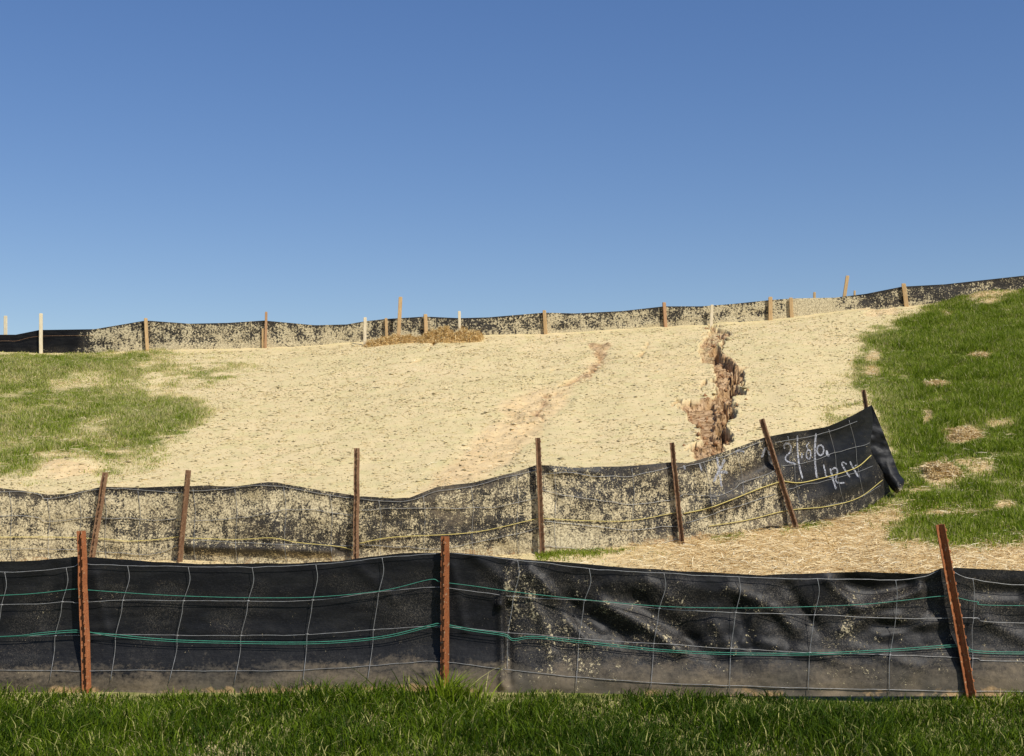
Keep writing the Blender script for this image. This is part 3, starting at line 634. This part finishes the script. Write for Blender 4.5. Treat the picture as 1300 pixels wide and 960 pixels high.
F1.cord('cord', G2, .0021, M['cord'], .018, 'lower doubled green cord, first strand'); F1.cord('cord', G3, .0017, M['cord'], .022, 'lower doubled green cord, second strand')
F1.post(103, 674, 110, 869, .046, M['rust'], .35, 'rusty post near the left edge', ties=(716, 848))
F1.post(565, 681, 564, 868, .044, M['rust'], -.12, 'upright rusty post in the middle, topmost of this row', ties=(703, 791, 838), stem=.016)
F1.post(1192, 666, 1229, 869, .050, M['rust'], .62, 'rusty post leaning to the left at its top', ties=(724,), stem=.034)
F1.post(-352, 676, -350, 869, .046, M['rust'], 0.1); F1.post(1672, 676, 1674, 869, .046, M['rust'], 0.2)

# ================================================================ FENCE 2 (middle)
T2 = np.array([(-420, 618), (-150, 628), (0, 620), (30, 623), (62, 629), (90, 627), (130, 618), (185, 619), (238, 617), (300, 617), (340, 613), (352, 613), (400, 621), (452, 630), (500, 633), (520, 632), (555, 618), (600, 613),
      (650, 600), (681, 590), (730, 594), (790, 592), (852, 587), (872, 588), (900, 580), (935, 568), (970, 556), (1000, 550), (1050, 542), (1080, 529), (1106, 515)], float)
B2 = np.array([(-420, 719), (0, 719), (230, 720), (450, 716), (690, 706), (780, 700), (865, 692), (930, 680), (975, 668), (1010, 668), (1055, 661), (1085, 652), (1110, 640), (1131, 624)], float)
def D2f(px):
    u = (np.asarray(px, float)-650)/F; return lerpline(L1, u, 1) + .05*np.sin(np.asarray(px)*.01)
SEG2 = [([(935, 610), (1000, 575)], 16, -.07), ([(905, 640), (960, 618), (985, 600)], 12, .05), ([(690, 600), (705, 640)], 8, -.03), ([(700, 598), (760, 600)], 5, .02), ([(1050, 560), (1095, 545)], 16, -.04), ([(140, 640), (150, 690)], 10, .02),
        ([(240, 694), (420, 700)], 6, .04), ([(1020, 640), (1100, 610)], 10, .03), ([(880, 600), (895, 650)], 8, -.03), ([(650, 610), (640, 680)], 12, .025), ([(330, 620), (350, 690)], 12, .02), ([(70, 632), (60, 700)], 14, -.02)]
def disp2(px, py):
    px = np.asarray(px, float); py = np.asarray(py, float)
    d = .02 + .022*fbm(px*.012, py*.03, 1, 3, 27) + .03*np.sin((py-590)/100*math.pi)*.5
    return d + ridge(px, py, SEG2)
F2 = Fence('silt_fence', 'middle silt fence splashed with pale mulch and sprayed with white marks, right end torn loose', D2f, disp2, 685, 10.5)
s_ = np.concatenate([np.arange(-420, -20, 8), np.arange(-20, 1000, 2.4), np.linspace(1000, 1106, 56)]); rows = np.linspace(0, 1, 60)
SX, TT = np.meshgrid(s_, rows)
bx = np.where(SX > 1000, 1000+(SX-1000)*131/106, SX)
ty = np.interp(SX, T2[:, 0], T2[:, 1]) + 1.1*fbm(SX*.03, SX*0, 1, 3, 28); by = np.interp(bx, B2[:, 0], B2[:, 1])
# pulled-in right edge below the post
tear = sst(1060, 1106, SX)*np.exp(-((TT-.48)/.26)**2)*13
PX = bx+(SX-bx)*TT - tear; PY = by+(ty-by)*TT
P = F2.pt(PX, PY, disp2(PX, PY))
lowz = H(P[0, :, 0], P[0, :, 1])[0]
splat = .60+.30*fbm(PX*.012, PY*.022, 1, 3, 29) - .22*sst(.86, .97, TT)
splat -= .50*np.exp(-(line_d(PX, PY, [(1062, 560), (1095, 545), (1100, 530)])/30)**2)
splat -= .30*np.exp(-(line_d(PX, PY, [(925, 620), (990, 580)])/15)**2) + .22*np.exp(-(line_d(PX, PY, [(990, 590), (1040, 615), (1085, 600)])/28)**2)
splat -= .28*np.exp(-(line_d(PX, PY, [(235, 695), (330, 700), (440, 700)])/6)**2)*sst(600, 400, PX)
splat += 0*PX - .10*np.exp(-(line_d(PX, PY, [(500, 660), (640, 640)])/40)**2)
splat += .10*sst(.4, .1, TT)*sst(1000, 940, PX) - .13*sst(960, 1020, PX)
dirt = .35+.5*sst(.25, .05, TT)*sst(1040, 980, PX)-.25*sst(980, 1040, PX)+.35*fbm(PX*.02, PY*.02, 1, 3, 30) - .5*np.exp(-(line_d(PX, PY, [(1062, 560), (1100, 530)])/26)**2)
mud = np.clip(sst(.22, .04, TT)*(.60+.5*fbm(PX*.02, PX*0, 1, 3, 32))*sst(1010, 900, PX), 0, 1)
fo = link('fabric', P.reshape(-1, 3), grid_faces(*PX.shape), M['fabric'], F2.root, smooth=True, attrs={'splat': splat, 'dirt': dirt, 'mud': mud})
# loose flap hanging from the last post
fl = curve_px([(1097, 522, 1107, 514), (1100, 550, 1123, 553), (1108, 576, 1131, 574), (1117, 596, 1141, 600), (1130, 619, 1148, 610), (1139, 627, 1146, 620)], 12); nv = 14
q = np.linspace(0, 1, nv)[None, :]; FX = fl[:, 0:1]*(1-q)+fl[:, 2:3]*q; FY = fl[:, 1:2]*(1-q)+fl[:, 3:4]*q; tt = np.linspace(0, 1, len(fl))[:, None]
off = -.05 + .10*np.sin(q*math.pi)*sst(.3, .9, tt) + .03*fbm(FX*.08, FY*.08, 1, 3, 35) + .05*tt
P = at(FX, FY, 12.15 - off); 
link('loose_flap', P.reshape(-1, 3), grid_faces(*FX.shape), M['fabric'], F2.root, smooth=True,
     attrs={'splat': .05+.45*sst(.75, 1, tt)+0*FX, 'dirt': .1+.5*sst(.8, 1, tt)+0*FX, 'mud': 0*FX})
mb = MB()
for pts in [[(-420, 628), (0, 624), (62, 633), (132, 620), (185, 622), (234, 625)], [(238, 624), (290, 621), (345, 617), (400, 625), (452, 634)], [(454, 634), (510, 637), (560, 624), (620, 612), (682, 596)],
            [(690, 602), (730, 600), (760, 606), (810, 603), (853, 592)], [(860, 594), (900, 586), (940, 572), (968, 561)], [(984, 562), (1030, 554), (1060, 545), (1088, 534)],
            [(-420, 662), (0, 655), (60, 662), (128, 657), (160, 659), (200, 661), (234, 659)], [(240, 660), (300, 658), (345, 650), (400, 648), (452, 655)], [(455, 648), (505, 645), (570, 646), (640, 642), (684, 632)],
            [(686, 623), (700, 626), (740, 631), (770, 637), (800, 640), (850, 636), (868, 627)], [(868, 628), (895, 630), (912, 630), (932, 622), (942, 614), (965, 606), (990, 595)], [(992, 592), (1020, 588), (1050, 578), (1080, 570), (1104, 562)],
            [(-420, 705), (0, 698), (128, 700), (175, 704), (205, 701), (228, 692)], [(236, 686), (330, 690), (452, 694)], [(455, 690), (560, 697), (620, 685), (686, 670)], [(690, 663), (740, 667), (790, 672), (860, 668)],
            [(870, 664), (920, 648), (950, 638), (985, 626)], [(1000, 622), (1050, 609), (1080, 603), (1108, 592)], [(690, 694), (740, 697), (800, 695), (866, 684)], [(1002, 648), (1050, 642), (1090, 632), (1118, 616)]]:
    F2.wire(mb, pts, .0022, .008, npx=7, wob=2.)
for x0 in [-240, -180, -120, -60, 12, 60, 100, 132, 175, 245, 298, 360, 419, 481, 537, 598, 655, 703, 802, 893, 934, 1000, 1052, 1078]:
    t_, b_ = np.interp(x0, T2[:, 0], T2[:, 1])+4, np.interp(x0, B2[:, 0], B2[:, 1])-3; sk = 22 if x0 > 880 else 4; hh = b_-t_
    if x0 > 1040: hh *= .9
    F2.wire(mb, [(x0, t_), (x0+sk*.28+2, t_+hh*.3), (x0+sk*.45, t_+hh*.5), (x0+sk*.8-2, t_+hh*.78), (x0+sk, t_+hh)], .0018, .008, npx=6)
mb.build('wire_mesh', M['wire'], F2.root, True)
F2.cord('cord', [(-420, 690), (0, 682), (125, 684), (160, 687), (200, 685), (228, 681)], .003, M['ycord'])
F2.cord('cord', [(236, 683), (300, 685), (345, 683), (380, 689), (430, 694), (450, 699)], .003, M['ycord'])
F2.cord('cord', [(455, 690), (500, 682), (600, 676), (684, 658)], .003, M['ycord'])
F2.cord('cord', [(688, 658), (740, 661), (800, 661), (862, 650)], .003, M['ycord'])
F2.cord('cord', [(868, 652), (900, 645), (930, 634), (965, 620), (992, 611)], .0042, M['ycord'])
F2.cord('cord', [(995, 611), (1015, 613), (1040, 608), (1070, 600), (1090, 592), (1106, 578)], .0042, M['ycord'])
F2.cord('cord', [(900, 668), (950, 660), (1000, 648), (1050, 643), (1090, 632), (1120, 610)], .0034, M['ycord'])
F2.post(134, 600, 116, 712, .046, M['rust_dark'], .3, 'leaning rusty post nearest the left edge', off=.09, ties=(622, 657))
F2.post(239, 597, 228, 714, .046, M['rust_dark'], -.2, None, off=.09, ties=(626,))
F2.post(453, 569, 452, 712, .044, M['rust_dark'], .25, 'tall upright rusty post', off=.09, ties=(634,), stem=.02)
F2.post(682, 556, 688, 706, .042, M['rust_dark'], .9, 'dark narrow post', off=.09, ties=(622, 660))
F2.post(853, 562, 866, 690, .044, M['rust_dark'], .5, None, off=.09, ties=(592, 630))
F2.post(967, 532, 1010, 668, .050, M['rust_dark'], .3, 'mulch-splashed post leaning left', off=.16, ties=(562, 610))
F2.post(1096, 495, 1118, 632, .044, M['rust_dark'], .3, 'bare post end above the torn fabric corner', off=-.20)
F2.post(-120, 604, -122, 712, .046, M['rust_dark'], .1, None, off=.09)
# sprayed marks: strips of paint hugging the fabric
def strokes(name, lst, label):
    mb = MB()
    for pts, wpx in lst:
        c = curve_px(pts, 7); n = len(c); T = np.gradient(c, axis=0); T /= np.linalg.norm(T, axis=1)[:, None]+1e-9; Nn = np.stack([-T[:, 1], T[:, 0]], 1)
        wv = wpx/2*(1+.25*fbm(c[:, 0]*.3, c[:, 1]*.3, 1, 2, 4)); wv[0] *= .5; wv[-1] *= .5
        L_ = []; 
        for k in (-1, -.33, .33, 1):
            e = c+Nn*wv[:, None]*k; L_.append(F2.pt(e[:, 0], e[:, 1], disp2(e[:, 0], e[:, 1])+.004))
        V = np.stack(L_, 1).reshape(-1, 3); mb.add(V, grid_faces(n, 4))
    o = mb.build(name, M['paint'], F2.root, True); o['label'] = label
def ring(cx, cy, rx, ry): return [(cx+rx*math.sin(a), cy-ry*math.cos(a)) for a in np.linspace(0, 6.3, 10)]
strokes('painted_mark', [([(906, 612), (911, 601), (917, 590), (920, 583)], 3.4), ([(910, 580), (912, 592), (914, 604), (916, 618)], 2.6), ([(915, 600), (920, 599), (924, 601)], 3.6),
                         ([(868, 591), (870, 596)], 2.5), ([(888, 588), (891, 598)], 2), ([(933, 574), (939, 572), (945, 574)], 2.6), ([(967, 581), (970, 573), (973, 568)], 3), ([(973, 568), (976, 574), (977, 578)], 3)],
        'white sprayed sign like a 4 with smears beside it')
strokes('painted_mark', [([(996, 570), (995.5, 565), (1000, 563), (1004, 567), (1003, 574), (998, 579), (997.5, 584), (1002, 587), (1007, 588), (1010, 590)], 2),
                         ([(1012.5, 553), (1012.5, 570), (1014.5, 590), (1019, 608)], 2.0), ([(1018, 575), (1018, 582)], 1.6), (ring(1026.5, 577, 2.8, 6), 1.7), ([(1026, 571), (1024, 566), (1027, 562)], 1.4),
                         ([(1036, 550), (1034.5, 570), (1035, 590), (1037, 607)], 2.4), (ring(1041.5, 571.5, 4.2, 6.6), 2), ([(1049, 572), (1051, 578), (1053, 577)], 3)],
        'upper line of white spray writing, S / 8 / 0')
strokes('painted_mark', [([(1045.5, 590), (1047.5, 598), (1048.5, 604), (1053, 605.5), (1058, 605)], 1.9), ([(1054, 595), (1057, 607), (1059.5, 615), (1061.5, 621)], 2.3),
                         ([(1056.5, 596), (1060, 594), (1063, 597), (1062, 603), (1061, 609), (1064, 613), (1072, 613)], 2.1), ([(1068, 588.5), (1071, 587), (1075, 589.5)], 1.9), ([(1068.5, 589), (1073, 597), (1079, 606)], 1.9),
                         ([(1079, 586), (1083, 594), (1090, 606)], 2.0), ([(1085, 592), (1088, 590)], 1.6)],
        'lower line of white spray writing, 42 and two uprights')

# ================================================================ FENCE 3 (along the crest)
T3 = np.array([(-500, 424), (-100, 430), (0, 425), (20, 425), (50, 419), (120, 418), (185, 407), (240, 411), (290, 410), (335, 407), (400, 413), (440, 412), (463, 408), (490, 405), (540, 402), (583, 404), (620, 403), (691, 397), (730, 398),
      (790, 395), (843, 389), (890, 389), (930, 386), (978, 381), (1005, 379), (1060, 378), (1100, 373), (1145, 364), (1200, 361), (1300, 350), (1500, 345), (1900, 330)], float)
B3a = np.array(B3, float)
def D3f(px): return D3 + 0*np.asarray(px, float)
def disp3(px, py): return .02*fbm(np.asarray(px)*.02, np.asarray(py)*.05, 1, 3, 47)
F3 = Fence('silt_fence', 'topmost silt fence on wooden stakes along the crest of the bank against the sky', D3f, disp3, 691, D3)
PX, TT = np.meshgrid(np.arange(-400, 1700, 3.), np.linspace(0, 1, 26)); ty = np.interp(PX, T3[:, 0], T3[:, 1]); by = np.interp(PX, B3a[:, 0], B3a[:, 1])+7
PY = by+(ty-by)*TT; P = F3.pt(PX, PY, disp3(PX, PY))
splat = .62+.08*fbm(PX*.02, PY*.05, 1, 3, 49); splat -= .56*sst(125, 88, PX); splat -= .20*sst(.88, 1, TT); splat += .35*np.exp(-((PX-1030)/40)**2)
splat -= .16*sst(1060, 1110, PX); splat += .14*sst(.5, .25, TT); splat -= .12*np.exp(-((PX-610)/60)**2)
link('fabric', P.reshape(-1, 3), grid_faces(*PX.shape), M['fabric_far'], F3.root, smooth=True, attrs={'splat': splat, 'dirt': .25*sst(100, 140, PX)+0*PX, 'mud': 0*PX})
def stake_mesh(mb, xt, yt, xb, yb, D, wd=.055, th=.03, yaw=0., extra=.15):
    p1 = at(xt, yt, D); p0 = at(xb, yb, D); ax = (p1-p0)/np.linalg.norm(p1-p0); p0 = p0-ax*(max(0, p0[2]-Z1(p0[0], p0[1]))+extra)
    X = np.array([math.cos(yaw), math.sin(yaw), 0.]); Y = np.cross(ax, X); h, t = wd/2, th/2; c = .004
    prof = [(-h, -t+c), (-h+c, -t), (h-c, -t), (h, -t+c), (h, t-c), (h-c, t), (-h+c, t), (-h, t-c)]
    mb.prism(prof, p0, p1-ax*.02, X, Y, 1, .0015, 4); mb.prism(prof, p1-ax*.0195, p1, X, Y, .86)
    return p0, p1
for (xt, yt, xb, yb, mt, lb, wd) in [(52, 398, 52, 447, 'wood_pale', 'pale stake over clean black fabric', .055), (185, 404, 187, 447, 'wood', None, .055), (338, 396, 337, 444, 'wood_red', 'reddish stake with a darker cap', .04),
                                     (490, 404, 491, 428, 'wood', None, .045), (540, 399, 541, 428, 'wood', None, .06), (691, 394, 693, 426, 'wood', None, .055), (843, 384, 845, 416, 'wood_red', 'reddish tan stake', .055),
                                     (978, 377, 978, 405, 'wood', None, .065), (1004, 378, 1005, 402, 'wood', None, .06), (1147, 360, 1151, 391, 'wood', None, .07), (-105, 402, -106, 450, 'wood', None, .055), (1330, 335, 1332, 372, 'wood', None, .06)]:
    mb = MB(); mb_p = stake_mesh(mb, xt, yt, xb, yb, D3-.05, wd, .035, random.uniform(-.25, .35)); o = mb.build('stake', M[mt], F3.root)
    if lb: o['label'] = lb
mb = MB(); stake_mesh(mb, 333.5, 417, 333.5, 444, D3-.04, .03, .03); o = mb.build('brace', M['wood'], F3.root); o['label'] = 'short brace beside the reddish stake'
mb = MB(); c = curve_px([(x, y+8) for x, y in T3 if -110 < x < 140], 6); mb.tube(F3.pt(c[:, 0], c[:, 1], .02), .003, 5); mb.build('cord', M['rust_dark'], F3.root, True)

# free stakes
def free_stake(label, xt, yt, xb, yb, D, mat, wd, yaw=0., group='survey stakes near the top fence'):
    mb = MB(); p0, p1 = stake_mesh(mb, xt, yt, xb, yb, D, wd, .02, yaw)
    o = mb.build('wooden_stake', M[mat]); off = Vector((float(p0[0]), float(p0[1]), float(Z1(p0[0], p0[1]))))
    o.data.transform(Matrix.Translation(-off)); o.location = off; tag(o, label, 'stake', group)
free_stake('tall tan stake in the straw, tallest one left of centre', 508.5, 377, 506, 427, D3-.2, 'wood', .062, .1)
free_stake('white-painted stake at the left end of the straw roll', 463.5, 403, 463, 437, D3-.35, 'wood_pale', .05)
free_stake('thin whitish stake rising out of the bushy straw heap', 583, 395, 584, 424, D3-.3, 'wood_pale', .045)
free_stake('pale stake top behind the clean black fabric at the left edge', 7, 401, 7, 432, D3+.5, 'wood_pale', .06)
free_stake('mulch-coated stake at the head of the gully', 904, 387, 903, 413, D3-.12, 'wood_pale', .05)
free_stake('tallest leaning stake near the right, sticking up above the top fence', 1076, 350, 1071, 384, D3+.4, 'wood', .062, .2)
free_stake('tiny stake tip just right of the tall leaning stake', 1085, 369, 1084.5, 384, D3+1.2, 'wood', .035)
free_stake('small stake tip above the fabric left of the tall leaning stake', 1034, 371, 1034, 388, D3+1.0, 'wood', .045)

# ---------------------------------------------------------------- tufts at the foot of the nearest fence
def tuft(label, px, D, n, hmax, spread):
    q = at(px, 872, D); x0 = q[0]; z0 = Z1(x0, D); root_loc = (x0, D, z0)
    Vs = []; Fs = []; Ts = []; o2 = 0
    for i in range(n):
        a = random.uniform(0, 6.283); r = abs(random.gauss(0, spread*.28)); bx_, by_ = x0+math.cos(a)*r, D+math.sin(a)*r*.5
        h = hmax*random.uniform(.4, 1); ln = random.uniform(.15, 1.1)*h; la = a+random.gauss(0, .7); wd = random.uniform(.004, .009); droop = random.uniform(0, .6)
        k = 6; t = np.linspace(0, 1, k); cx_ = bx_+math.cos(la)*ln*t**1.6; cy_ = by_+math.sin(la)*ln*.6*t**1.6; cz_ = z0-.01+h*(t-droop*.75*t**3)
        s = np.array([-math.sin(la+.8), math.cos(la+.8), 0])*wd/2; P = np.stack([cx_, cy_, cz_], 1); wv = (1-t**2.2)[:, None]+.04
        V = np.stack([P-s*wv, P+s*wv], 1).reshape(-1, 3); Vs.append(V); Fs.append(grid_faces(k, 2)+o2); o2 += len(V); Ts += [random.gauss(.38, .2) if random.random() > .12 else .95]*len(V)
    o = link('grass_tuft', np.concatenate(Vs)-np.array(root_loc), np.concatenate(Fs), M['grass'], attrs={'tint': np.clip(Ts, 0, 1)}); o.location = root_loc
    tag(o, label, 'grass tuft', 'long grass tufts at the nearest fence')
tuft('long arching grass tuft round the foot of the middle rusty post', 563, D0-.16, 210, .21, .42)
tuft('sparse grass tuft right of the middle post, blades bent outward', 605, D0-.17, 50, .17, .30)
tuft('thin dark grass tuft at the foot of the nearest fence by the right edge', 1268, D0-.2, 70, .11, .35)
tuft('low green tuft at the foot of the nearest fence by the left edge', 22, D0-.18, 90, .08, .5)
tuft('low wispy tuft at the foot of the rusty post near the left edge', 118, D0-.18, 90, .09, .35)

q0 = hit(1053, 691); q1 = at(1040, 671, q0[1]+.12)
mb = MB(); mb.tube(np.array([q0+np.array([0, 0, -.01]), (q0+q1)/2+np.array([.012, 0, .01]), q1]), np.array([.006, .005, .003]), 6)
o = mb.build('dry_stalk', M['straw_core'], None, True); o.data.transform(Matrix.Translation(-Vector(q0.tolist()))); o.location = q0.tolist()
tag(o, 'short bent dry stalk leaning in the straw below the torn fence end', 'stalk')
